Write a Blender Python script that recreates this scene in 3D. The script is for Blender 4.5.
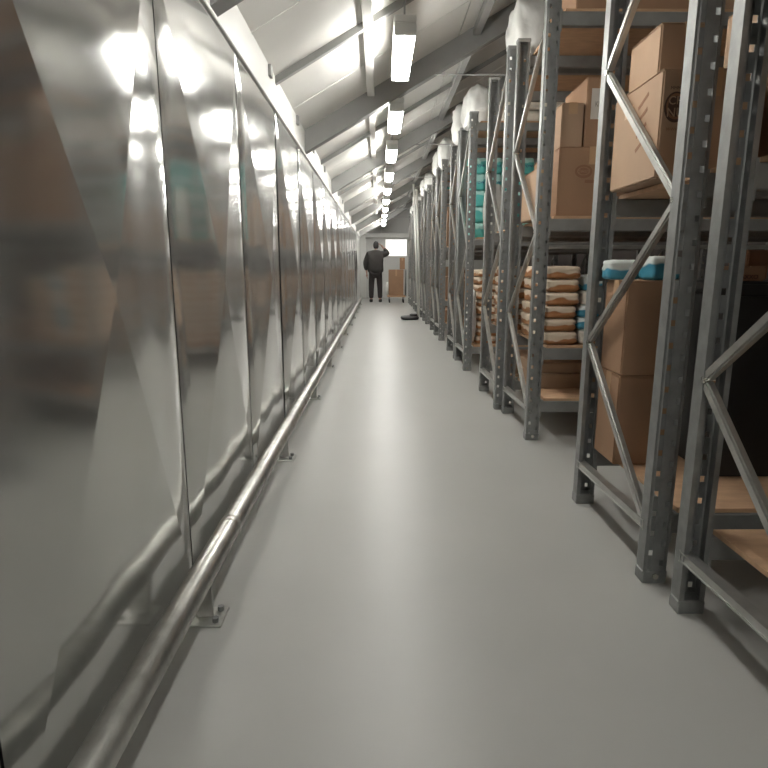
import bpy, bmesh, math, random
from mathutils import Vector, Matrix, noise
random.seed(7)
for o in list(bpy.data.objects): bpy.data.objects.remove(o)
SC = bpy.context.scene
COL = SC.collection
H = 1.05                      # camera height; the plan is laid out in multiples of it
# ------------------------------------------------------------------ camera, world, exposure
cd = bpy.data.cameras.new('camera'); cam = bpy.data.objects.new('camera', cd); COL.objects.link(cam)
cam.location = (0, 0, H)
cam.rotation_euler = (math.radians(90-11.42), 0, math.radians(-0.5))
cd.sensor_width = 36; cd.lens = 579/768*36; cd.clip_start = .02
SC.camera = cam
w = bpy.data.worlds.new('world'); SC.world = w; w.use_nodes = True
w.node_tree.nodes['Background'].inputs[0].default_value = (.8, .86, 1, 1)
w.node_tree.nodes['Background'].inputs[1].default_value = .05
SC.view_settings.view_transform = 'Standard'; SC.view_settings.look = 'None'
SC.view_settings.gamma = 1; SC.view_settings.use_curve_mapping = False
SC.view_settings.exposure = 0.75
LAMP = 26.0

# ------------------------------------------------------------------ materials
def mat(name, col, rough=.6, metal=0, var=0, scale=8, bump=0, bscale=60, emit=None, spec=.5, coat=0, stretch=None, ani=0):
    m = bpy.data.materials.new(name); m.use_nodes = True
    nt = m.node_tree; b = nt.nodes['Principled BSDF']
    b.inputs['Base Color'].default_value = (*col, 1)
    b.inputs['Roughness'].default_value = rough; b.inputs['Metallic'].default_value = metal
    b.inputs['Specular IOR Level'].default_value = spec
    b.inputs['Coat Weight'].default_value = coat
    if emit: b.inputs['Emission Color'].default_value = (*col, 1); b.inputs['Emission Strength'].default_value = emit
    if var or bump:
        tc = nt.nodes.new('ShaderNodeTexCoord'); mp = nt.nodes.new('ShaderNodeMapping')
        nt.links.new(tc.outputs['Object'], mp.inputs[0])
        if stretch: mp.inputs['Scale'].default_value = stretch
    if var:
        n = nt.nodes.new('ShaderNodeTexNoise'); n.inputs['Scale'].default_value = scale; n.inputs['Detail'].default_value = 5
        nt.links.new(mp.outputs[0], n.inputs['Vector'])
        r = nt.nodes.new('ShaderNodeValToRGB'); r.color_ramp.elements[0].position = .3; r.color_ramp.elements[1].position = .7
        r.color_ramp.elements[0].color = (*[c*(1-var) for c in col], 1)
        r.color_ramp.elements[1].color = (*[min(1, c*(1+var)) for c in col], 1)
        nt.links.new(n.outputs[0], r.inputs[0]); nt.links.new(r.outputs[0], b.inputs['Base Color'])
        mr = nt.nodes.new('ShaderNodeMapRange'); mr.inputs[3].default_value = rough*.85; mr.inputs[4].default_value = min(1, rough*1.15)
        nt.links.new(n.outputs[0], mr.inputs[0]); nt.links.new(mr.outputs[0], b.inputs['Roughness'])
    if bump:
        n2 = nt.nodes.new('ShaderNodeTexNoise'); n2.inputs['Scale'].default_value = bscale; n2.inputs['Detail'].default_value = 3
        nt.links.new(mp.outputs[0], n2.inputs['Vector'])
        bp = nt.nodes.new('ShaderNodeBump'); bp.inputs['Strength'].default_value = bump; bp.inputs['Distance'].default_value = .01
        nt.links.new(n2.outputs[0], bp.inputs['Height']); nt.links.new(bp.outputs[0], b.inputs['Normal'])
    return m
M = dict(
 floor=mat('epoxy_floor', (.40,.40,.38), .36, 0, .05, 1.3, .03, 3),
 steel=mat('galvanised_sheet', (.60,.60,.58), .12, .80, .08, 2.0, .03, 2.2, stretch=(1,1,.45)),
 darkgap=mat('dark_gap', (.05,.05,.05), .8),
 tube=mat('galvanised_tube', (.55,.55,.52), .38, .9, .18, 14, .1, 60),
 post=mat('galvanised_post', (.27,.275,.27), .48, .6, .15, 20, .05, 80),
 beam=mat('rack_beam_grey', (.27,.27,.26), .5, .4, .12, 10),
 brace=mat('zinc_brace', (.42,.42,.40), .36, .8, .1, 20),
 board=mat('chipboard', (.52,.33,.20), .75, 0, .14, 30, .1, 120, stretch=(.3,1,1)),
 card=mat('cardboard', (.33,.195,.115), .8, 0, .07, 5, .05, 30),
 card2=mat('pale_cardboard', (.41,.275,.18), .8, 0, .06, 5, .05, 30),
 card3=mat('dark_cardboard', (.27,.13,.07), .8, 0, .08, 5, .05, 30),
 tape=mat('packing_tape', (.47,.30,.17), .3, 0),
 print=mat('dark_print', (.09,.05,.035), .7),
 faint=mat('brown_print', (.26,.13,.07), .7),
 label=mat('paper_label', (.62,.58,.52), .6),
 greyp=mat('grey_print', (.25,.22,.2), .6),
 ceil=mat('roof_sheet', (.74,.73,.70), .7, 0, .04, 3),
 rafter=mat('grey_rafter', (.30,.30,.29), .55, 0, .06, 6),
 white=mat('white_paint', (.70,.70,.67), .45, 0, .03, 4),
 endw=mat('grey_end_wall', (.62,.62,.60), .6, 0, .04, 2),
 shadewall=mat('shade_dark_side_wall', (.12,.10,.09), .8, 0, .1, 2),  # dark colour carries the shade on the right wall
 lamp=mat('lamp_diffuser', (1,.985,.94), .4, 0, emit=LAMP),
 glow=mat('lit_window', (1,.98,.95), .4, 0, emit=.52),
 sack=mat('white_plastic_wrap', (.78,.78,.75), .3, 0, .04, 6, .5, 14),
 clear=mat('translucent_wrap', (.55,.54,.50), .22, 0, .1, 6, .6, 14),
 teal=mat('teal_pack', (.07,.42,.40), .35, 0, .1, 18),
 blue=mat('blue_pack', (.06,.27,.38), .35, 0, .1, 18),
 navy=mat('navy_print', (.03,.08,.2), .4),
 packw=mat('white_pack', (.72,.66,.58), .35, 0, .08, 25, .25, 30),
 orange=mat('orange_pack', (.50,.22,.08), .4, 0, .15, 20),
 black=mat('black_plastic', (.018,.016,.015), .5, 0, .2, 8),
 jacket=mat('black_jacket', (.035,.032,.03), .85, 0, .15, 10, .4, 18),
 trousers=mat('dark_trousers', (.03,.024,.023), .85, 0, .15, 20),
 skin=mat('skin', (.45,.27,.2), .5), hair=mat('dark_knit', (.03,.028,.027), .9, 0, .2, 60, .4, 90),
 rubber=mat('rubber', (.03,.03,.03), .7),
 dots=mat('foot_bolt', (.7,.68,.62), .25, 1),
)
def two_tone(name, lo, hi, split, rough=.4):
    m = mat(name, lo, rough); nt = m.node_tree; b = nt.nodes['Principled BSDF']
    tc = nt.nodes.new('ShaderNodeTexCoord'); sp = nt.nodes.new('ShaderNodeSeparateXYZ')
    n = nt.nodes.new('ShaderNodeTexNoise'); n.inputs['Scale'].default_value = 7
    gp = nt.nodes.new('ShaderNodeNewGeometry'); nt.links.new(gp.outputs['Position'], n.inputs['Vector'])
    nt.links.new(tc.outputs['Generated'], sp.inputs[0])
    ad = nt.nodes.new('ShaderNodeMath'); ad.operation = 'MULTIPLY_ADD'; ad.inputs[1].default_value = 1.1
    nt.links.new(n.outputs[0], ad.inputs[0]); nt.links.new(sp.outputs['Z'], ad.inputs[2])
    r = nt.nodes.new('ShaderNodeValToRGB'); e = r.color_ramp.elements
    e[0].position = (split+.52)/2; e[1].position = (split+.60)/2; e[0].color = (*lo, 1); e[1].color = (*hi, 1)
    hf = nt.nodes.new('ShaderNodeMath'); hf.operation = 'MULTIPLY'; hf.inputs[1].default_value = .5
    nt.links.new(ad.outputs[0], hf.inputs[0]); nt.links.new(hf.outputs[0], r.inputs[0]); nt.links.new(r.outputs[0], b.inputs['Base Color'])
    return m
M['ow'] = two_tone('orange_white_pack', (.42,.19,.075), (.70,.58,.45), .47)
M['bw'] = two_tone('blue_white_pack', (.06,.29,.42), (.68,.72,.70), .5)
M['tw'] = two_tone('teal_pale_pack', (.10,.46,.43), (.42,.68,.64), .62)

# ------------------------------------------------------------------ helpers
def link(name, me, m=None, parent=None, loc=None, smooth=False):
    o = bpy.data.objects.new(name, me); COL.objects.link(o)
    if m and not me.materials: me.materials.append(m)
    if parent: o.parent = parent
    if loc: o.location = loc
    if smooth:
        for p in me.polygons: p.use_smooth = True
    return o
def bm_obj(name, bm, m, parent=None, loc=None, smooth=False):
    bmesh.ops.recalc_face_normals(bm, faces=bm.faces)
    me = bpy.data.meshes.new(name); bm.to_mesh(me); bm.free()
    return link(name, me, m, parent, loc, smooth)
def tag(o, label=None, cat=None, group=None, kind=None):
    if label: o['label'] = label
    if cat: o['category'] = cat
    if group: o['group'] = group
    if kind: o['kind'] = kind
    return o
def empty(name, loc=(0,0,0), rz=0):
    o = bpy.data.objects.new(name, None); COL.objects.link(o); o.location = loc; o.rotation_euler[2] = rz; return o
def add_box(bm, x0, x1, y0, y1, z0, z1, bev=0, seg=1):
    r = bmesh.ops.create_cube(bm, size=1)
    for v in r['verts']:
        v.co = Vector((x0+(v.co.x+.5)*(x1-x0), y0+(v.co.y+.5)*(y1-y0), z0+(v.co.z+.5)*(z1-z0)))
    if bev:
        es = list({e for v in r['verts'] for e in v.link_edges})
        bmesh.ops.bevel(bm, geom=es, offset=bev, segments=seg, affect='EDGES')
def box(name, x0, x1, y0, y1, z0, z1, m, parent=None, bev=.002, seg=1):
    bm = bmesh.new(); add_box(bm, x0, x1, y0, y1, z0, z1, bev, seg); return bm_obj(name, bm, m, parent)
def add_bar(bm, a, b, wx, wy, up=Vector((1,0,0)), bev=0):
    "rectangular bar from a to b; wx along 'up' side, wy across"
    a = Vector(a); b = Vector(b); d = (b-a); L = d.length; d.normalize()
    s = (up - up.dot(d)*d).normalized(); t = d.cross(s)
    r = bmesh.ops.create_cube(bm, size=1)
    for v in r['verts']:
        c = v.co.copy(); v.co = a + d*((c.z+.5)*L) + s*(c.x*wx) + t*(c.y*wy)
    if bev:
        es = list({e for v in r['verts'] for e in v.link_edges})
        bmesh.ops.bevel(bm, geom=es, offset=bev, segments=2, affect='EDGES')
def add_cyl(bm, a, b, r0, r1=None, n=16):
    a = Vector(a); b = Vector(b); d = b-a
    r = bmesh.ops.create_cone(bm, cap_ends=True, segments=n, radius1=r0, radius2=r0 if r1 is None else r1, depth=d.length)
    mt = Matrix.Translation((a+b)/2) @ d.to_track_quat('Z', 'Y').to_matrix().to_4x4()
    bmesh.ops.transform(bm, matrix=mt, verts=r['verts'])
def pillow_mesh(sx, sy, sz, k=5, n=6, amp=0, seed=0, fr=3.0, flat=True):
    "rounded lumpy solid sitting on z=0"
    bm = bmesh.new(); bmesh.ops.create_cube(bm, size=2)
    bmesh.ops.subdivide_edges(bm, edges=bm.edges[:], cuts=n, use_grid_fill=True)
    for v in bm.verts:
        p = v.co; q = (abs(p.x)**k+abs(p.y)**k+abs(p.z)**k)**(1/k); p = p/q
        if amp:
            f = 1+amp*noise.noise(p*fr+Vector((seed*3.1, seed, 0))) + amp*.5*noise.noise(p*fr*2.3+Vector((seed, 0, 9)))
            p = Vector((p.x*f, p.y*f, p.z*(f if p.z > 0 else 1)))
        v.co = Vector((p.x*sx/2, p.y*sy/2, (p.z+1)*sz/2))
    me = bpy.data.meshes.new('pillow'); bm.to_mesh(me); bm.free()
    for p in me.polygons: p.use_smooth = True
    return me
def copy_tree(o, parent=None):
    c = o.copy(); COL.objects.link(c); c.parent = parent
    for ch in o.children: copy_tree(ch, c)
    return c
ORD = ['zeroth','first','second','third','fourth','fifth','sixth','seventh','eighth','ninth','tenth','eleventh','twelfth','thirteenth','fourteenth']

# ================================================================== SETTING
XW = -.60*H                                       # face of the steel wall
fl = box('floor', XW-.3, 4.4, -4, 20.6, -.12, 0, M['floor'], bev=0); tag(fl, kind='structure')
YE = 19.2*H
XR = 1.75*H; CZ0 = 2.08*H; SL = .565              # ridge and left eave height, slope
def cz(x): return CZ0+SL*(x-XW) if x <= XR else CZ0+SL*(XR-XW)-SL*(x-XR)
XE = 4.25
# left wall : backing + crossed steel panels + fascia
wl = box('wall_left', XW-.14, XW-.035, -4, YE, 0, CZ0+.1, M['darkgap'], bev=0); tag(wl, kind='structure')
def steel_panel(y0, y1, z0, z1, seed):
    n = 12; bm = bmesh.new(); cy, cz_ = (y0+y1)/2, (z0+z1)/2; hy, hz = (y1-y0)/2, (z1-z0)/2
    A = .036+.008*((seed*37) % 5-2)/2
    def P(u, v):
        d = A*(1-max(abs(u), abs(v)))
        y = cy+u*hy; z = cz_+v*hz
        wv = noise.noise(Vector((y*1.1, z*.7, seed*2.3)))*.007+noise.noise(Vector((y*2.6, z*1.6, seed*5.1)))*.0025
        edge = min(1, (1-abs(u))*9)*min(1, (1-abs(v))*9)
        roll = -.002*max(0, (abs(u)-.97)/.03)**2
        wv += noise.noise(Vector((y*5.5, z*.45, seed*1.7)))*.0028
        return Vector((XW + d + wv*edge + roll, y, z))
    corners = [(-1,-1),(1,-1),(1,1),(-1,1)]
    for q in range(4):
        a = Vector(corners[q]); b = Vector(corners[(q+1) % 4])
        g = []
        for i in range(n+1):
            t = i/n; row = []
            for j in range(n+1):
                s = j/n; p = (a*(1-s)+b*s)*t
                row.append(bm.verts.new(P(p.x, p.y)))
                if i == 0: break
            g.append(row)
        for i in range(n):
            for j in range(n):
                if i == 0: f = [g[0][0], g[1][j], g[1][j+1]]
                else: f = [g[i][j], g[i+1][j], g[i+1][j+1], g[i][j+1]]
                try: bm.faces.new(f)
                except ValueError: pass
    # returned side edges so each sheet has depth
    for yy in (y0, y1):
        vs = [bm.verts.new((XW-.012, yy, z0)), bm.verts.new((XW-.012, yy, z1)), bm.verts.new((XW-.036, yy, z1)), bm.verts.new((XW-.036, yy, z0))]
        bm.faces.new(vs)
    for f in bm.faces:
        f.smooth = True
        if f.normal.x < 0: f.normal_flip()
    me = bpy.data.meshes.new('steel_panel'); bm.to_mesh(me); bm.free()
    return link('steel_panel', me, M['steel'], wl)
k = 0; y = 1.72-.93*5
while y < 15.2:
    steel_panel((y+.004)*H, (y+.93-.004)*H, .0, 1.88*H, k); y += .93 if y < 1.8 else .965; k += 1
YS = y*H
pl = box('wall_panel', XW-.036, XW-.02, YS, YE, 0, 1.88*H, M['white'], wl)
fa = box('fascia', XW-.03, XW+.012, -4, YE, 1.885*H, 2.10*H, M['white'], wl, .004)
for i in range(24):
    yy = (-3+i*1.06)*H
    if yy < YE: box('fascia_clip', XW+.012, XW+.03, yy, yy+.05, 2.0*H, 2.06*H, M['rafter'], wl, .002)
# end wall, lit window, lintel, pilaster
we = bmesh.new()
vs = [(XW-.3,0),(XE,0),(XE,cz(XE)+.2),(XR,cz(XR)+.2),(XW-.3,cz(XW)+.1)]
def gable(name, y0, y1, m):
    bm = bmesh.new(); a = [bm.verts.new((x, y0, z)) for x, z in vs]; b = [bm.verts.new((x, y1, z)) for x, z in vs]
    bm.faces.new(a); bm.faces.new(b[::-1])
    for i in range(5): bm.faces.new((a[i], a[(i+1)%5], b[(i+1)%5], b[i]))
    o = bm_obj(name, bm, m); tag(o, kind='structure'); return o
we.free()
wend = gable('wall_end', YE, YE+.12, M['endw']); wback = gable('wall_back', -4.12, -4, M['endw'])
wr = box('wall_right', XE, XE+.12, -4, YE, 0, cz(XE)+.2, M['shadewall'], bev=0); tag(wr, kind='structure')
wn = empty('window_1', (.56*H, YE, 1.33*H)); tag(wn, kind='structure')
box('pane', -.34*H, .34*H, -.012, -.004, .02*H, .54*H, M['glow'], wn, 0)
for a in ((-.37*H,-.34*H,0,.56*H),(.34*H,.37*H,0,.56*H),(-.34*H,.34*H,0,.02*H),(-.34*H,.34*H,.54*H,.56*H)):
    box('window_frame', a[0], a[1], -.03, 0, a[2], a[3], M['white'], wn)
t1 = box('trim_1', XW+.0, 1.0*H, YE-.16, YE, 1.93*H, 2.06*H, M['white']); tag(t1, kind='structure')
t2 = box('trim_2', XW-.02, -.42*H, YE-.2, YE, 0, 1.93*H, M['white']); tag(t2, kind='structure')
t3 = box('trim_3', .07*H, .115*H, YE-.08, YE-.03, 2.06*H, 2.62*H, M['white']); tag(t3, kind='structure')

# ceiling : deck, sheets, rafters, joists, purlins
ce = bmesh.new(); T = .08
pr = [(XW-.16, cz(XW-.16)), (XR, cz(XR)), (XE+.15, cz(XE+.15))]
lo = [[ce.verts.new((x, yy, z)) for x, z in pr] for yy in (-4.1, YE+.1)]
hi = [[ce.verts.new((x, yy, z+T)) for x, z in pr] for yy in (-4.1, YE+.1)]
for i in range(2):
    ce.faces.new((lo[0][i], lo[0][i+1], lo[1][i+1], lo[1][i])); ce.faces.new((hi[0][i], hi[1][i], hi[1][i+1], hi[0][i+1]))
    for e in (0,1): ce.faces.new((lo[e][i], hi[e][i], hi[e][i+1], lo[e][i+1]))
ce.faces.new((lo[0][0], lo[1][0], hi[1][0], hi[0][0])); ce.faces.new((lo[0][2], hi[0][2], hi[1][2], lo[1][2]))
ceil = bm_obj('ceiling', ce, M['rafter']); tag(ceil, kind='structure')
def slab(name, xa, xb, ya, yb, d0, d1, m):
    "piece following the roof slope between depth d0 and d1 below the deck"
    bm = bmesh.new(); v = []
    for yy in (ya, yb):
        for x, d in ((xa, d1), (xb, d1), (xb, d0), (xa, d0)): v.append(bm.verts.new((x, yy, (cz(x) if abs(x-XR) > 1e-6 else cz(XR))-d)))
    bm.faces.new(v[:4]); bm.faces.new(v[4:][::-1])
    for i in range(4): bm.faces.new((v[i], v[(i+1)%4], v[4+(i+1)%4], v[4+i]))
    return bm_obj(name, bm, m, ceil)
RZ = [4.95+2.65*k for k in range(-3, 6)]
for k in range(-3, 5):
    ys = RZ[k+3]*H; half = 1.325*H
    for q in (0, 1):
        a, b = ys+q*half+.006, ys+(q+1)*half-.006
        if b > YE: b = YE
        if a >= b: continue
        xm = .62*H
        slab('roof_sheet', XW, xm-.004, a, b, .0, .022, M['ceil']); slab('roof_sheet', xm+.004, XR-.004, a, b, 0, .022, M['ceil'])
        slab('roof_sheet', XR+.004, XE, a, b, 0, .022, M['ceil'])
        slab('sheet_rib', XW, XR, (a+b)/2-.012, (a+b)/2+.012, .02, .026, M['ceil'])
for i, r in enumerate(RZ):
    yy = r*H
    if yy > YE-.2: continue
    slab('rafter', XW+.005, XR, yy-.05, yy+.05, 0, .19*H, M['rafter']); slab('rafter', XR, XE, yy-.05, yy+.05, 0, .19*H, M['rafter'])
    slab('joist', XW+.012, XR, (r+1.30)*H-.022, (r+1.30)*H+.018, 0, .062*H, M['rafter'])
    bm = bmesh.new(); xq = .42*H; zq = cz(xq)-.17*H
    add_cyl(bm, (xq, yy, zq), (2*XR-xq, yy, zq), .006, n=8); bm_obj('tie_rod', bm, M['rafter'], ceil, smooth=True)
for px in (-.06*H, .76*H, XR-.02):
    bm = bmesh.new(); z = cz(px)
    add_box(bm, px-.03, px+.03, -3.9, YE-.1, z-(.075 if px < 0 else .1), z-.03, .004); bm_obj('purlin', bm, M['ceil'] if px < 0 else M['rafter'], ceil)

# ================================================================== LAMPS
LZ = 2.25*H
def lamp():
    t = empty('batten_lamp'); tag(t, 'white ceiling batten light', 'ceiling light', 'batten lights hung in a line over the aisle')
    box('housing', -.064, .064, -.42, .42, .03, .07, M['white'], t, .006)
    bm = bmesh.new(); add_box(bm, -.06, .06, -.40, .40, -.045, .03, .03, 3); bm_obj('diffuser', bm, M['lamp'], t, smooth=True)
    for s in (-1, 1): box('end_cap', -.062, .062, s*.41-.012, s*.41+.012, -.035, .03, M['white'], t, .004)
    for s in (-1, 1):
        bm = bmesh.new(); add_cyl(bm, (0, s*.28, .065), (0, s*.28, cz(.144*H)-LZ-.01), .006, n=8); bm_obj('hanger', bm, M['post'], t)
    return t
L0 = lamp(); ks = [-4, -3] + list(range(-1, 10))  # lamps behind the camera added as backlight for the rack posts
lamplab = {-4:'added backlight batten over the aisle, farthest behind the camera', -3:'added backlight batten over the aisle, just behind the camera', -1:'batten light hung above the top of the picture, over the aisle', 0:'large glaring batten light nearest the camera, hung over the aisle', 1:'glowing batten light hung second from the camera over the aisle',
  2:'glowing batten light hung third from the camera over the aisle', 3:'glowing batten light hung fourth from the camera over the aisle', 4:'glowing batten light hung fifth from the camera over the aisle',
  5:'small glowing batten light hung sixth, next to last, over the aisle', 6:'small glowing batten light hung seventh over the aisle', 7:'small batten light hung eighth, added to brighten the end above the person', 8:'small batten light hung ninth, next to last, added to brighten the end beyond the person', 9:'last batten light, added close to the end wall to brighten it'}  # farthest lamps are additions that brighten the aisle end and the person
for i, k in enumerate(ks):
    t = L0 if i == 0 else copy_tree(L0)
    t.location = (.144*H, (3.8+1.55*k)*H, LZ)
    t['label'] = lamplab.get(k, 'white batten light hung over the aisle above or behind the camera')

# ================================================================== GUARD RAIL along the steel wall
XT = -.50*H; ZT = .148*H
gr = empty('guard_rail', (XT, 0, 0)); tag(gr, 'long galvanised tubular guard rail low along the steel wall', 'guard rail')
bm = bmesh.new(); add_cyl(bm, (0, -3.5, ZT), (0, 16.6*H, ZT), .038, n=24); bm_obj('rail_tube', bm, M['tube'], gr, smooth=True)
for k in range(-3, 11):
    yy = (1.52+1.43*k)*H
    bm = bmesh.new(); add_box(bm, -.032, .02, yy-.006, yy+.006, .006, ZT-.01, .002); bm_obj('bracket', bm, M['tube'], gr)
    bm = bmesh.new(); add_box(bm, -.05, .055, yy-.05, yy+.05, 0, .007, .002); pb = bm_obj('base_plate', bm, M['tube'], gr)
    for s in (-1, 1):
        bm = bmesh.new(); add_cyl(bm, (.034, yy+s*.03, .006), (.034, yy+s*.03, .022), .010, n=6); bm_obj('bolt', bm, M['post'], pb)
    bm = bmesh.new(); add_cyl(bm, (0, yy+.28, ZT), (0, yy+.32, ZT), .0395, n=24)
    if k % 3 == 0: bm_obj('sleeve', bm, M['tube'], gr, smooth=True)
    else: bm.free()

# ================================================================== RACKS
PH = 2.36*H; PW = .078; PD = .050
def post_mesh():
    "perforated C section, plate towards -y, width along +x, aisle flange at x=0"
    bm = bmesh.new()
    def quad(p): bm.faces.new([bm.verts.new(q) for q in p])
    xs = [0, .012, .026, .052, .066, PW]
    pitch = .07; hh = .019
    for i in range(5):
        a, b = xs[i], xs[i+1]
        if i in (1, 3):
            z = 0; off = .03 if i == 1 else .062
            z0 = 0; c = off
            while c+hh < PH-.02:
                quad([(a,0,z0),(b,0,z0),(b,0,c),(a,0,c)]); z0 = c+hh; c += pitch
            quad([(a,0,z0),(b,0,z0),(b,0,PH),(a,0,PH)])
        else: quad([(a,0,0),(b,0,0),(b,0,PH),(a,0,PH)])
    quad([(0,0,0),(0,PD,0),(0,PD,PH),(0,0,PH)]); quad([(PW,0,0),(PW,PD,0),(PW,PD,PH),(PW,0,PH)])
    quad([(0,PD,0),(.016,PD,0),(.016,PD,PH),(0,PD,PH)]); quad([(PW,PD,0),(PW-.016,PD,0),(PW-.016,PD,PH),(PW,PD,PH)])
    bmesh.ops.remove_doubles(bm, verts=bm.verts[:], dist=1e-5)
    bmesh.ops.recalc_face_normals(bm, faces=bm.faces)
    bmesh.ops.solidify(bm, geom=bm.faces[:], thickness=.0022)
    me = bpy.data.meshes.new('upright'); bm.to_mesh(me); bm.free(); me.materials.append(M['post']); return me
PM = post_mesh()
bm = bmesh.new(); add_box(bm, -.003, PW+.003, -.003, PD+.003, 0, .045, .004)
FM = bpy.data.meshes.new('foot'); bm.to_mesh(bm_me := FM); bm.free(); FM.materials.append(M['post'])
bm = bmesh.new(); add_cyl(bm, (PW/2, -.006, .028), (PW/2, -.012, .028), .011, n=6)
FB = bpy.data.meshes.new('foot_bolt'); bm.to_mesh(FB); bm.free(); FB.materials.append(M['dots'])
bm = bmesh.new(); add_box(bm, -.004, PW+.004, -.003, PD+.003, 0, .022, .003)
CM = bpy.data.meshes.new('post_cap'); bm.to_mesh(CM); bm.free(); CM.materials.append(M['rafter'])
RL = 2.35                                             # bay length
bmesh_cache = {}
def bmesh_cached(key, fn, m):
    if key not in bmesh_cache:
        bm = bmesh.new(); fn(bm); bmesh.ops.recalc_face_normals(bm, faces=bm.faces)
        me = bpy.data.meshes.new(key[0]); bm.to_mesh(me); bm.free(); me.materials.append(m); bmesh_cache[key] = me
    return bmesh_cache[key]
def make_rack(n, xf, y0, y1, levels, slim=False):
    t = empty('shelving_rack', (xf*H, y0*H, 0)); D = (y1-y0)*H
    tag(t, '%s galvanised steel shelving rack from the camera, right of the aisle' % ORD[n], 'rack', 'galvanised shelving racks standing in rows')
    for xe in (0, RL):
        for far in (0, 1):
            p = link('upright', PM, None, t, (xe, 0 if not far else D, 0))
            if far: p.scale = (1, -1, 1)
            link('foot', FM, None, p); link('foot_bolt', FB, None, p); link('post_cap', CM, None, p, (0, 0, PH-.002))
        nodes = [(0,.18),(1,.70),(0,1.19),(1,1.71),(0,2.24)]
        def yy(s): return .045 if s == 0 else D-.045
        X = .016
        def hb(bm): add_bar(bm, (X, .03, .19*H), (X, D-.03, .175*H), .028, .03, bev=.004)
        link('brace', bmesh_cached(('brace', 'h', round(D, 3)), hb, M['brace']), None, t, (xe, 0, 0))
        for i in range(4):
            a, b = nodes[i], nodes[i+1]
            def db(bm): add_bar(bm, (X, yy(a[0]), a[1]*H+.01), (X, yy(b[0]), b[1]*H-.01), .026, .032, bev=.006)
            def dbt(bm): add_cyl(bm, (X-.016, yy(b[0]), b[1]*H), (X+.016, yy(b[0]), b[1]*H), .011, n=8)
            br = link('brace', bmesh_cached(('brace', i, round(D, 3)), db, M['brace']), None, t, (xe, 0, 0))
            link('bolt', bmesh_cached(('bolt', i, round(D, 3)), dbt, M['dots']), None, br)
    for L in levels:
        zt = L*H-.016
        for yb in (.004, D-.046):
            def bb(bm): add_box(bm, PW, RL, 0, .042, -.070, 0, .004); add_box(bm, PW-.002, PW+.006, -.006, .048, -.10, .01, .001)
            link('beam', bmesh_cached(('beam',), bb, M['beam']), None, t, (0, yb, zt))
        # shelf made of three chipboard decks
        w3 = (RL-PW-.04)/3
        for q in range(3):
            def bo(bm): add_box(bm, 0, w3-.005, .012, D-.012, 0, .016, .001)
            link('shelf_board', bmesh_cached(('shelf_board', round(D, 3)), bo, M['board']), None, t, (PW+.025+q*w3, 0, zt))
    if slim:
        def sb(bm): add_box(bm, PW, RL, 0, .03, 0, .022, .002)
        link('tie_bar', bmesh_cached(('tie_bar',), sb, M['brace']), None, t, (0, .004, 1.098*H))
    return t
FULL = [.25, .56, 1.275, 2.30]
racks = {1:(.876,.90,1.575), 2:(.848,1.70,2.385), 3:(.862,3.27,3.95), 4:(.826,4.02,4.69)}
yy = 5.60; n = 5
while n <= 14:
    racks[n] = (.828, yy, yy+.68); 
    if n+1 <= 14: racks[n+1] = (.828, yy+.76, yy+1.44)
    yy += 2.37; n += 2
for n, (xf, a, b) in racks.items():
    make_rack(n, xf, a, b, [.25, 1.275, 2.30] if n in (1, 2, 5) else FULL, slim=(n == 3))

# ------------------------------------------------------------------ contents
def carton(label, x0, x1, y0, y1, z0, z1, m='card', group=None, rz=0, tape=True, name='cardboard_box', seam=True):
    sx, sy, sz = (x1-x0)*H, (y1-y0)*H, (z1-z0)*H
    t = empty(name, ((x0+x1)/2*H, (y0+y1)/2*H, z0*H+.001), rz); tag(t, label, 'box', group)
    bm = bmesh.new(); add_box(bm, -sx/2, sx/2, -sy/2, sy/2, 0, sz-.004, .005, 2)
    bm_obj('body', bm, M[m], t)
    lx = sx >= sy
    for s in (-1, 1):                                # two closing flaps with the slit between
        if lx: box('flap', -sx/2+.002, sx/2-.002, *(sorted((s*.002, s*(sy/2-.001)))), sz-.004, sz, M[m], t, .001)
        else: box('flap', *(sorted((s*.002, s*(sx/2-.001)))), -sy/2+.002, sy/2-.002, sz-.004, sz, M[m], t, .001)
    if tape:
        bm = bmesh.new(); w = .025
        if lx:
            add_box(bm, -sx/2-.001, sx/2+.001, -w, w, sz, sz+.001)
            for s in (-1, 1): add_box(bm, *(sorted((s*sx/2, s*(sx/2+.0012)))), -w, w, sz*.75, sz+.001)
        else:
            add_box(bm, -w, w, -sy/2-.001, sy/2+.001, sz, sz+.001)
            for s in (-1, 1): add_box(bm, -w, w, *(sorted((s*sy/2, s*(sy/2+.0012)))), sz*.75, sz+.001)
        bm_obj('packing_tape', bm, M['tape'], t)
    return t
def text(t, s, size, loc, rot, m, name='lettering', sx=1):
    cu = bpy.data.curves.new(name, 'FONT'); cu.body = s; cu.size = size; cu.align_x = 'CENTER'; cu.align_y = 'CENTER'; cu.extrude = .0004
    tmp = bpy.data.objects.new('tmp', cu); COL.objects.link(tmp)
    dg = bpy.context.evaluated_depsgraph_get(); me = bpy.data.meshes.new_from_object(tmp.evaluated_get(dg))
    bpy.data.objects.remove(tmp)
    me.materials.clear()
    o = link(name, me, M[m], t, loc); o.rotation_euler = rot; o.scale = (sx, 1, 1); return o
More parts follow.
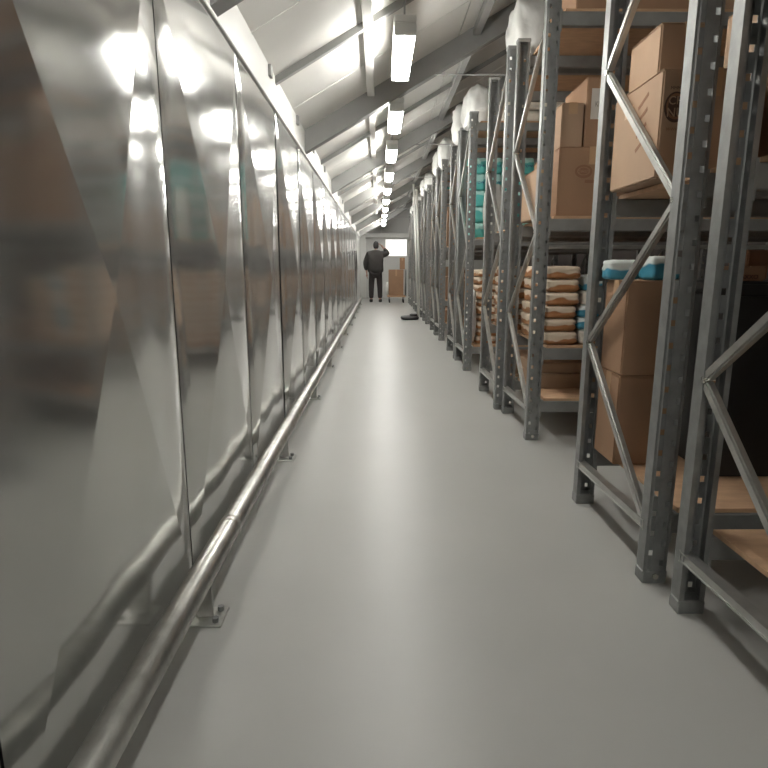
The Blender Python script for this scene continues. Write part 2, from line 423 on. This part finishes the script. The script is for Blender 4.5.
def disc(t, rx, rz_, loc, face, m, name='printed_oval', inner=None):
    "flat printed ellipse (ring if inner) on a vertical face: face 'y' looks -y, 'x' looks -x"
    bm = bmesh.new(); n = 28; o1 = []; i1 = []
    for i in range(n):
        a = i/n*2*math.pi; c, s = math.cos(a), math.sin(a)
        f = (lambda u, v: (u, 0, v)) if face == 'y' else (lambda u, v: (0, -u, v))
        o1.append(bm.verts.new(f(rx*c, rz_*s)))
        if inner: i1.append(bm.verts.new(f(rx*inner*c, rz_*inner*s)))
    if inner:
        for i in range(n): bm.faces.new((o1[i], o1[(i+1)%n], i1[(i+1)%n], i1[i]))
    else: bm.faces.new(o1)
    return bm_obj(name, bm, M[m], t, loc)
FR = (math.pi/2, 0, 0)                 # text facing -y
FX = (math.pi/2, 0, -math.pi/2)        # text facing -x
def pack(label, cx, cy, z0, sx, sy, sz, m, group, name='wrapped_pack', rz=0, cat='pack', tilt=0, printed=None):
    key = (m, round(sx, 3), round(sy, 3), round(sz, 3))
    if key not in packc:
        me = pillow_mesh(sx*H, sy*H, sz*H*.985, 8, 8, .07, len(packc)+1, 2.0); me.materials.append(M[m]); me.name = name; packc[key] = me
    o = link(name, packc[key], None, None, (cx*H, cy*H, z0*H+.001)); o.rotation_euler = (0, tilt, rz)
    tag(o, label, cat, group)
    if printed:
        text(o, printed, sz*H*.35, (0, -sy*H/2-.002, sz*H*.5), FR, 'navy')
    return o
packc = {}
# ---- rack 2 lower shelf
S1 = .252; S2 = .562; S3 = 1.277; S4 = 2.302
carton('tall brown carton on the lowest shelf of the second rack, under its twin', .90, 1.115, 2.12, 2.32, S1, .60, 'card', 'two big cartons stacked low')
carton('tall brown carton stacked on its twin low in the second rack, packs on top', .90, 1.12, 2.115, 2.315, .602, .95, 'card', 'two big cartons stacked low')
pack('small blue and white pack on the tall carton stack, beside the post', .935, 2.27, .952, .12, .09, .075, 'bw', 'blue and white packs on the big cartons')
pack('blue and white pack on the tall carton stack, behind the diagonal brace', 1.045, 2.19, .952, .12, .09, .088, 'bw', 'blue and white packs on the big cartons', printed='on', rz=.25)
cr = empty('shade_filler_crate', (1.56*H, 2.15*H, S1*H)); tag(cr, 'large black filler crate added for the dark on the lowest shelf behind the nearest uprights', 'crate')  # black crate added to stand in for the dark inside the rack
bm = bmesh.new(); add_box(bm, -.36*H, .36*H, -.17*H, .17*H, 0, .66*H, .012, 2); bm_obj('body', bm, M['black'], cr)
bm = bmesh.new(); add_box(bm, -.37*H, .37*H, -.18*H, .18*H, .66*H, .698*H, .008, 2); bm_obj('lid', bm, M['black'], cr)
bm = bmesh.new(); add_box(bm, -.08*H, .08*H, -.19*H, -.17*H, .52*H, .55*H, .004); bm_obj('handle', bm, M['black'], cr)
sb = carton('small orange-brown printed carton lying on the black crate', 1.205, 1.315, 1.99, 2.10, .952, 1.003, 'card', tape=False)
box('label_band', -.05*H, .03*H, -.055*H-.0012, -.055*H, .005*H, .022*H, M['card3'], sb, 0)
text(sb, 'MAXXO', .02, (-.01*H, -.055*H-.002, .0135*H), FR, 'print', sx=1.1)
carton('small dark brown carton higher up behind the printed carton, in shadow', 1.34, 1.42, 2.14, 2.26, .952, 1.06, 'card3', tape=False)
# rack 2 upper shelf
R = carton('large cardboard box with round dark stamp on the upper shelf, second rack', .879, 1.20, 1.93, 2.30, S3, 1.60, 'card2')
fx, fy = -.1605*H, -.185*H
disc(R, .036*H, .045*H, (-.115*H, fy-.0015, .21*H), 'y', 'print')
disc(R, .030*H, .038*H, (-.115*H, fy-.0022, .212*H), 'y', 'faint', inner=.8)
text(R, 'CH', .036, (-.115*H, fy-.0028, .228*H), FR, 'card2'); text(R, 'NU', .040, (-.115*H, fy-.0028, .193*H), FR, 'card2')
text(R, 'MMMM', .014, (-.115*H, fy-.002, .265*H), FR, 'print'); text(R, 'WWVW', .014, (-.115*H, fy-.002, .145*H), FR, 'faint')
for q in range(4): # worn printed arrows on the aisle side
    bm = bmesh.new(); z = (.11+.045*q)*H
    add_bar(bm, (fx-.001, -.02*H, z), (fx-.001, -.09*H, z+.03*H), .0008, .012*H); bm_obj('printed_mark', bm, M['faint'], R)
box('packing_tape', fx-.0012, fx, .02*H, .09*H, .235*H, .27*H, M['tape'], R, 0)
carton('smaller pale carton standing on the large stamped box, second rack', .905, 1.10, 2.03, 2.26, 1.602, 1.765, 'card2')
c2 = carton('cardboard box with dark stamp beside the large stamped box, second rack', 1.26, 1.55, 1.86, 2.30, S3, 1.62, 'card')
disc(c2, .028*H, .024*H, (-.10*H, -.22*H-.0012, .22*H), 'y', 'print')
box('packing_tape', -.13*H, -.06*H, -.22*H-.0012, -.22*H, .06*H, .11*H, M['faint'], c2, 0)
carton('open-edged pale carton on top of the stamped box, behind the nearest post', 1.24, 1.5, 1.88, 2.25, 1.622, 1.86, 'card2', rz=.06)
carton('long brown carton at the far right of the second rack upper shelf', 1.6, 2.05, 1.84, 2.3, S3, 1.66, 'card')
# rack 1 upper shelf
carton('pale brown carton on the upper shelf at the right edge, first rack', 1.0, 1.32, .98, 1.50, 1.50, 1.80, 'card2')
carton('brown carton beneath the pale one on the upper shelf, first rack', 1.02, 1.36, .97, 1.50, S3, 1.498, 'card')
carton('brown carton at the top right corner of the photo, first rack', 1.02, 1.30, 1.02, 1.49, 1.802, 1.98, 'card')
ck = carton('black filler carton added for the dark low in the first rack behind the crossed braces', 1.28, 1.8, 1.12, 1.50, S1, .80, 'card3')
ck.children[0].data.materials[0] = M['black']  # body made black to stand in for shade deep in the rack
# ---- rack 3
o3 = carton('brown carton with faint oval print on the upper shelf, third rack', .985, 1.36, 3.33, 3.86, S3, 1.64, 'card')
disc(o3, .048*H, .035*H, (-.05*H, -.265*H-.0012, .235*H), 'y', 'faint')
disc(o3, .036*H, .022*H, (-.05*H, -.265*H-.0018, .237*H), 'y', 'card', inner=.82)
text(o3, 'Swan', .03, (-.05*H, -.265*H-.0022, .237*H), FR, 'card'); box('printed_bar', -.04*H, .02*H, -.265*H-.0012, -.265*H, .175*H, .192*H, M['faint'], o3, 0)
carton('pale square carton on the oval-print carton, third rack', .995, 1.115, 3.36, 3.6, 1.642, 1.87, 'card2')
lb = carton('tall carton with white shipping label beside the pale square carton', 1.125, 1.30, 3.36, 3.75, 1.642, 2.0, 'card')
box('shipping_label', -.062*H, .022*H, -.195*H-.0014, -.195*H, .145*H, .30*H, M['label'], lb, 0)
text(lb, 'Kl', .04, (-.03*H, -.195*H-.002, .22*H), FR, 'greyp', sx=.7)
box('label_print', -.016*H, -.004*H, -.195*H-.0022, -.195*H-.0014, .18*H, .25*H, M['greyp'], lb, 0)
carton('narrow pale carton at the aisle end of the upper shelf, third rack', .915, .975, 3.5, 3.86, S3, 1.56, 'card2')
carton('brown carton right of the oval-print carton, seen past the second post', 1.40, 1.85, 3.36, 3.86, S3, 1.75, 'card')
carton('long brown carton lying on the top shelf of the third rack', 1.02, 1.62, 3.3, 3.8, S4, 2.50, 'card')
carton('second long brown carton on the top shelf of the third rack', 1.66, 2.3, 3.3, 3.8, S4, 2.48, 'card2')
# flat cartons on lowest shelf
carton('flat pale carton low in the third rack', .97, 1.55, 3.55, 3.93, S1, .345, 'card2', tape=False)
carton('flat pale carton laid on its twin low in the third rack', .965, 1.56, 3.57, 3.93, .347, .41, 'card2', tape=False)
carton('flat pale carton low in the fourth rack', .93, 1.5, 4.1, 4.6, S1, .35, 'card2', tape=False)
# orange-and-white packs in rack 3 and 4
LAY = ['lowest','second','third','fourth','fifth','topmost']
for (row, cx, cys, sx, sy, nl) in ((3, 1.05, (3.44, 3.76), .19, .29, 6), (4, 1.01, (4.21, 4.52), .19, .28, 6)):
    for ci, cy in enumerate(cys):
        for q in range(nl):
            pack('orange and white wrapped pack, %s in the %s stack, %s rack' % (LAY[q], ('near','far')[ci], ORD[row]),
                 cx+random.uniform(-.012, .012), cy+random.uniform(-.008, .008), S2+q*.074, sx, sy, .074, 'ow', 'orange and white packs stacked by the aisle', rz=random.uniform(-.05, .05))
    for q in range(5):
        pack('orange and white wrapped pack, %s in the inner stack, %s rack' % (LAY[q], ORD[row]),
             cx+.40, cys[0], S2+q*.074, sx, sy, .074, 'ow', 'orange and white packs stacked further in', rz=random.uniform(-.04, .04))
BLU = ['at the bottom of','second in','third in','fourth in','on top of']
for q, (dx, m, s) in enumerate(((0, 'packw', .085), (-.01, 'bw', .07), (-.01, 'bw', .07), (.01, 'packw', .08), (.02, 'bw', .09))):
    pack('blue and white pack %s the stack beside the orange packs' % BLU[q] if m == 'bw' else 'plain white pack %s the blue and white stack beside the orange packs' % BLU[q],
         1.215+dx, 3.44, S2+sum((.085,.07,.07,.08,.09)[:q]), .12, .26, s, m, 'blue and white packs in one stack')
def sack(label, cx, cy, z0, sx, sy, sz, m='sack', seed=1, group=None, k=3.2, name='plastic_sack', knot=True, cat='sack'):
    me = pillow_mesh(sx*H, sy*H, sz*H, k, 9, .16, seed, 1.8); me.materials.append(M[m])
    t = empty(name, (cx*H, cy*H, z0*H+.001)); tag(t, label, cat, group)
    link('wrap', me, None, t)
    if knot:
        bm = bmesh.new(); add_cyl(bm, (0, 0, sz*H-.03), (.01, 0, sz*H+.03), .02, .035, 9); bm_obj('knot', bm, M[m], t, smooth=True)
    return t
sack('tallest white plastic sack nearest the camera, on the rack tops', 1.0, 4.26, S4, .26, .34, .42, 'sack', 8, 'white plastic sacks on the rack tops')
# ---- rack 5 : tall orange stacks low, teal packs above
TEN = ['lowest','second','third','fourth','fifth','sixth','seventh','eighth','ninth','topmost']
for ci, cx in enumerate((1.08, 1.30)):
    for q in range(10):
        pack('orange and white wrapped pack, %s in the %s tall stack, fifth rack' % (TEN[q], ('outer','inner')[ci]), cx+random.uniform(-.01, .01), 5.95+random.uniform(-.01, .01), S1+q*.0725, .21, .50, .0725, 'ow', 'orange and white packs stacked tall in the fifth rack', rz=random.uniform(-.03, .03))
sack('white wrapped bag at the aisle end beside the tall orange stack', .92, 5.80, S1, .085, .20, .52, 'sack', 12, knot=False, name='wrapped_bag', cat='bag')
for ci, cx in enumerate((.985, 1.14, 1.295, 1.45)):
    for q in range(5):
        pack('teal pack, %s in the %s teal column on the fifth rack' % (('lowest','second','middle','fourth','topmost')[q], ORD[ci+1]), cx, 6.06, S3+q*.154, .145, .22, .154, 'tw', 'teal packs stacked in columns', printed='wow' if q > 2 else None)
sack('grey translucent wrapped bundle in front of the teal packs', 1.11, 5.78, S3, .2, .24, .48, 'clear', 3, knot=False, name='wrapped_bundle', cat='bundle')
#sack('narrow translucent bundle at the post beside the teal packs', .95, 5.78, S3, .10, .22, .42, 'clear', 5, knot=False, name='wrapped_bundle', cat='bundle')
# racks 5..14
for n in range(5, 15):
    xf, a, b = racks[n]; rr = random.Random(n*13); ya, yb = a+.04, b-.04
    on = ORD[n]
    def fill(sn, z, zmax):
        wd = rr.uniform(.26, .4); ht = rr.uniform(.5, .85)*zmax
        carton('brown carton nearest the aisle on the %s shelf of the %s rack' % (sn, on), xf+.09, xf+.09+wd, ya, yb-.06*rr.random(), z, z+ht, rr.choice(['card','card','card2']), 'cartons on the distant racks', tape=False)
        carton('brown carton second from the aisle on the %s shelf of the %s rack' % (sn, on), xf+.13+wd, xf+.50+wd, ya, yb, z, z+zmax*rr.uniform(.5, .85), rr.choice(['card','card2']), 'cartons on the distant racks', tape=False)
    if n != 5:
        fill('second', S2, .55); fill('lowest', S1, .22); fill('third', S3, .80)
    if n == 5:
        for q in range(2):
            pack('flat white pack on the fifth rack top, %s of two' % ('lower','upper')[q], 1.42, 5.78, S4+q*.1, .62, .3, .097, 'packw', 'flat white packs on the fifth rack')
    s = rr.uniform(.8, 1.15)
    sack('white plastic sack on top of the %s rack from the camera' % on, xf+.13+rr.uniform(-.02, .03), (a+b)/2+rr.uniform(-.05, .05), S4, .30*s, .46, min(.38*s, .40 if n < 9 else .23 if n in (11, 13) else .32), 'sack', n*3+1, 'white plastic sacks on the rack tops')
    if n in (7, 10):
        pack('teal and white pack wedged beside the sack on top of the %s rack' % on, xf+.42, a+.2, S4, .14, .2, .2, 'tw', None)
# tall things at the far end of the rack line
for i, (px, pz) in enumerate(((.70, 2.60), (.765, 2.52))):
    bm = bmesh.new(); add_cyl(bm, (0, 0, 0), (0, 0, pz*H), .024, n=14)
    t = empty('upright_pipe', ((px+.12)*H, (12.12+.2*i)*H, 0)); t.rotation_euler[1] = -.046; bm_obj('pipe', bm, M['white'], t, smooth=True)
    bm = bmesh.new(); add_cyl(bm, (0, 0, pz*H), (0, 0, pz*H+.03), .027, n=14); bm_obj('end_cap', bm, M['white'], t)
    tag(t, ('taller' if i == 0 else 'shorter')+' of two white pipes leaning by the far racks', 'pipe', 'white pipes standing by the far racks')
carton('tall brown carton standing on a far rack top behind the white pipes', .86, 1.1, 12.0, 12.3, S4, 2.66, 'card2', tape=False)
# flat black object on the floor
bo = empty('floor_bag', (.60*H, 11.3*H, 0)); tag(bo, 'small flat black object lying on the floor at the rack feet', 'bag')
me = pillow_mesh(.36, .42, .075, 3.5, 6, .15, 4); me.materials.append(M['black']); link('body', me, None, bo)
me = pillow_mesh(.16, .2, .05, 3, 5, .1, 6); me.materials.append(M['black']); link('flap', me, None, bo, (.08, .05, .065))

# ================================================================== TROLLEY at the end
TY = 16.9
tr = empty('platform_trolley', (.50*H, TY*H, 0)); tag(tr, 'small wheeled trolley carrying cartons beside the person', 'trolley')
box('deck', -.27, .27, -.3, .3, .17, .21, M['board'], tr, .006)
for sx in (-1, 1):
    for sy in (-1, 1):
        bm = bmesh.new(); add_box(bm, sx*.21-.02, sx*.21+.02, sy*.24-.025, sy*.24+.025, .09, .17, .004); cst = bm_obj('caster', bm, M['post'], tr)
        bm = bmesh.new(); add_cyl(bm, (sx*.21-.018, sy*.24, .055), (sx*.21+.018, sy*.24, .055), .055, n=18); bm_obj('wheel', bm, M['rubber'], cst, smooth=False)
bm = bmesh.new()
for s in (-1, 1): add_cyl(bm, (.285, s*.26, .19), (.285, s*.26, .98), .014, n=10)
add_cyl(bm, (.285, -.26, .97), (.285, .26, .97), .014, n=10); bm_obj('push_handle', bm, M['post'], tr, smooth=True)
tx = .50
def onT(label, x0, x1, y0, y1, z0, z1, m): return carton(label, tx+x0, tx+x1, TY+y0, TY+y1, z0, z1, m)
onT('large orange-brown carton standing on the trolley', -.22, .20, -.24, .24, .203, .93, 'card')
onT('small orange carton perched on top of the trolley load', .10, .24, -.1, .12, .935, 1.26, 'card')
sack('small white bag hanging at the left side of the trolley load', .235, TY, .203, .09, .16, .34, 'sack', 21, k=2.6)

# ================================================================== PERSON
def skin_mesh(name, V, E, Rr, m, parent, sub=2):
    me = bpy.data.meshes.new(name); me.from_pydata([Vector(v) for v in V], E, [])
    o = bpy.data.objects.new('tmp', me); COL.objects.link(o)
    md = o.modifiers.new('s', 'SKIN'); md.use_smooth_shade = True
    for i, r in enumerate(Rr):
        r = r if isinstance(r, tuple) else (r, r)
        me.skin_vertices[0].data[i].radius = r
    me.skin_vertices[0].data[0].use_root = True
    ss = o.modifiers.new('u', 'SUBSURF'); ss.levels = sub; ss.render_levels = sub
    dg = bpy.context.evaluated_depsgraph_get(); m2 = bpy.data.meshes.new_from_object(o.evaluated_get(dg)); m2.name = name
    bpy.data.objects.remove(o); m2.materials.clear()
    return link(name, m2, m, parent, smooth=True)
pe = empty('person', (-.10, 16.95*H, 0), 0)
tag(pe, 'person in a bulky black jacket seen from behind, one hand raised to the head', 'person')
V = [(0,0,.95),(0,0,1.15),(0,0,1.38),(0,.01,1.50),(.01,.03,1.57),      # 0-4 spine, neck
     (-.10,0,.90),(-.125,.0,.50),(-.13,-.03,.10),(-.14,.10,.035),        # 5-8 left leg
     (.10,0,.90),(.125,.01,.50),(.135,-.02,.10),(.155,.10,.035),         # 9-12
     (-.19,0,1.43),(-.30,-.01,1.16),(-.27,.08,.92),(-.265,.11,.84),      # 13-16 left arm down
     (.19,0,1.43),(.40,.06,1.46),(.22,.13,1.64),(.175,.14,1.70)]         # 17-20 right arm raised to head
E = [(0,1),(1,2),(2,3),(3,4),(0,5),(5,6),(6,7),(7,8),(0,9),(9,10),(10,11),(11,12),(2,13),(13,14),(14,15),(15,16),(2,17),(17,18),(18,19),(19,20)]
Rr = [(.15,.11),(.14,.10),(.15,.11),(.06,.06),(.052,.052),(.085,.085),(.058,.058),(.042,.042),(.035,.035),(.085,.085),(.058,.058),(.042,.042),(.035,.035),
      (.062,.062),(.046,.046),(.03,.03),(.032,.02),(.062,.062),(.046,.046),(.03,.03),(.032,.022)]
skin_mesh('body', V, E, Rr, M['skin'], pe)
# head with face, turned slightly right, looking away from the camera
bm = bmesh.new(); bmesh.ops.create_uvsphere(bm, u_segments=24, v_segments=18, radius=1)
for v in bm.verts:
    x, y, z = v.co
    v.co = Vector((x*.078*(1-.18*max(0,-z)), y*.098, z*.118 - (.006 if z < -.5 else 0)))
    if y > .85 and abs(x) < .25 and -.25 < z < .15: v.co.y += .022                 # nose
    if y > .6 and abs(abs(x)-.4) < .16 and .0 < z < .25: v.co.y -= .008            # eye sockets
hd = bm_obj('head', bm, M['skin'], pe, (.015, .035, 1.69), smooth=True); hd.rotation_euler = (-.15, 0, -.1)
for s in (-1, 1):
    bm = bmesh.new(); bmesh.ops.create_uvsphere(bm, u_segments=10, v_segments=8, radius=1)
    for v in bm.verts: v.co = Vector((v.co.x*.012, v.co.y*.02, v.co.z*.032))
    bm_obj('ear', bm, M['skin'], hd, (s*.079, -.005, -.005), smooth=True)
    bm = bmesh.new(); bmesh.ops.create_uvsphere(bm, u_segments=10, v_segments=8, radius=.011); bm_obj('eye', bm, M['white'], hd, (s*.03, .083, .012), smooth=True)
bm = bmesh.new(); add_bar(bm, (-.022, .088, -.055), (.022, .088, -.055), .006, .008); bm_obj('mouth', bm, M['faint'], hd)
bm = bmesh.new(); bmesh.ops.create_uvsphere(bm, u_segments=24, v_segments=16, radius=1)
bmesh.ops.delete(bm, geom=[v for v in bm.verts if v.co.z < -.85 or (v.co.y > .15 and v.co.z < .15)], context='VERTS')
for v in bm.verts: v.co = Vector((v.co.x*.089, v.co.y*.108, v.co.z*.128))
bm_obj('knitted_hat', bm, M['hair'], hd, smooth=True)
# hands : palm and five fingers
def hand(base, d, side, palmn):
    d = Vector(d).normalized(); n = Vector(palmn).normalized(); s = d.cross(n).normalized()*side; base = Vector(base)
    V = [base, base+d*.04, base+d*.085]; E = [(0,1),(1,2)]; R_ = [(.022,.016),(.034,.015),(.036,.013)]
    for i, (o_, L) in enumerate(((-.03,.062),(-.011,.075),(.010,.071),(.030,.055))):
        a = base+d*.09+s*o_; j = len(V)
        V += [a, a+d*L*.5+n*.012, a+d*L*.8+n*.034]; E += [(2,j),(j,j+1),(j+1,j+2)]; R_ += [.0095,.0085,.007]
    j = len(V); a = base+d*.03-s*.03
    V += [a, a+d*.03-s*.025+n*.012, a+d*.058-s*.028+n*.028]; E += [(1,j),(j,j+1),(j+1,j+2)]; R_ += [.012,.010,.008]
    skin_mesh('hand', V, E, [r if isinstance(r, tuple) else (r, r) for r in R_], M['skin'], pe, 1)
hand((-.265,.11,.85), (.02,.12,-1), 1, (1,0,0)); hand((.185,.14,1.68), (-.65,-.15,.5), -1, (-.5,-.2,-.6))
# jacket, trousers, shoes
V = [(0,0,.84),(0,0,1.0),(0,0,1.2),(0,0,1.38),(0,.01,1.55),(-.20,0,1.41),(-.30,-.01,1.16),(-.275,.07,.95),(.20,0,1.42),(.39,.06,1.45),(.25,.12,1.60)]
E = [(0,1),(1,2),(2,3),(3,4),(3,5),(5,6),(6,7),(3,8),(8,9),(9,10)]
skin_mesh('jacket', V, E, [(.275,.20),(.265,.20),(.245,.195),(.22,.165),(.088,.088),(.12,.12),(.10,.092),(.062,.062),(.11,.11),(.085,.085),(.055,.055)], M['jacket'], pe)
V = [(0,0,.90),(-.105,0,.84),(-.128,.0,.50),(-.132,-.02,.10),(.105,0,.84),(.128,.01,.50),(.137,-.01,.10)]
skin_mesh('trousers', V, [(0,1),(1,2),(2,3),(0,4),(4,5),(5,6)], [(.15,.13),(.108,.11),(.085,.09),(.070,.075),(.108,.11),(.085,.09),(.070,.075)], M['trousers'], pe)
for s, x in ((-1, -.136), (1, .143)):
    me = pillow_mesh(.105, .29, .10, 3.2, 6, .05, s+3); me.materials.append(M['rubber']); link('shoe', me, None, pe, (x, .045, 0))
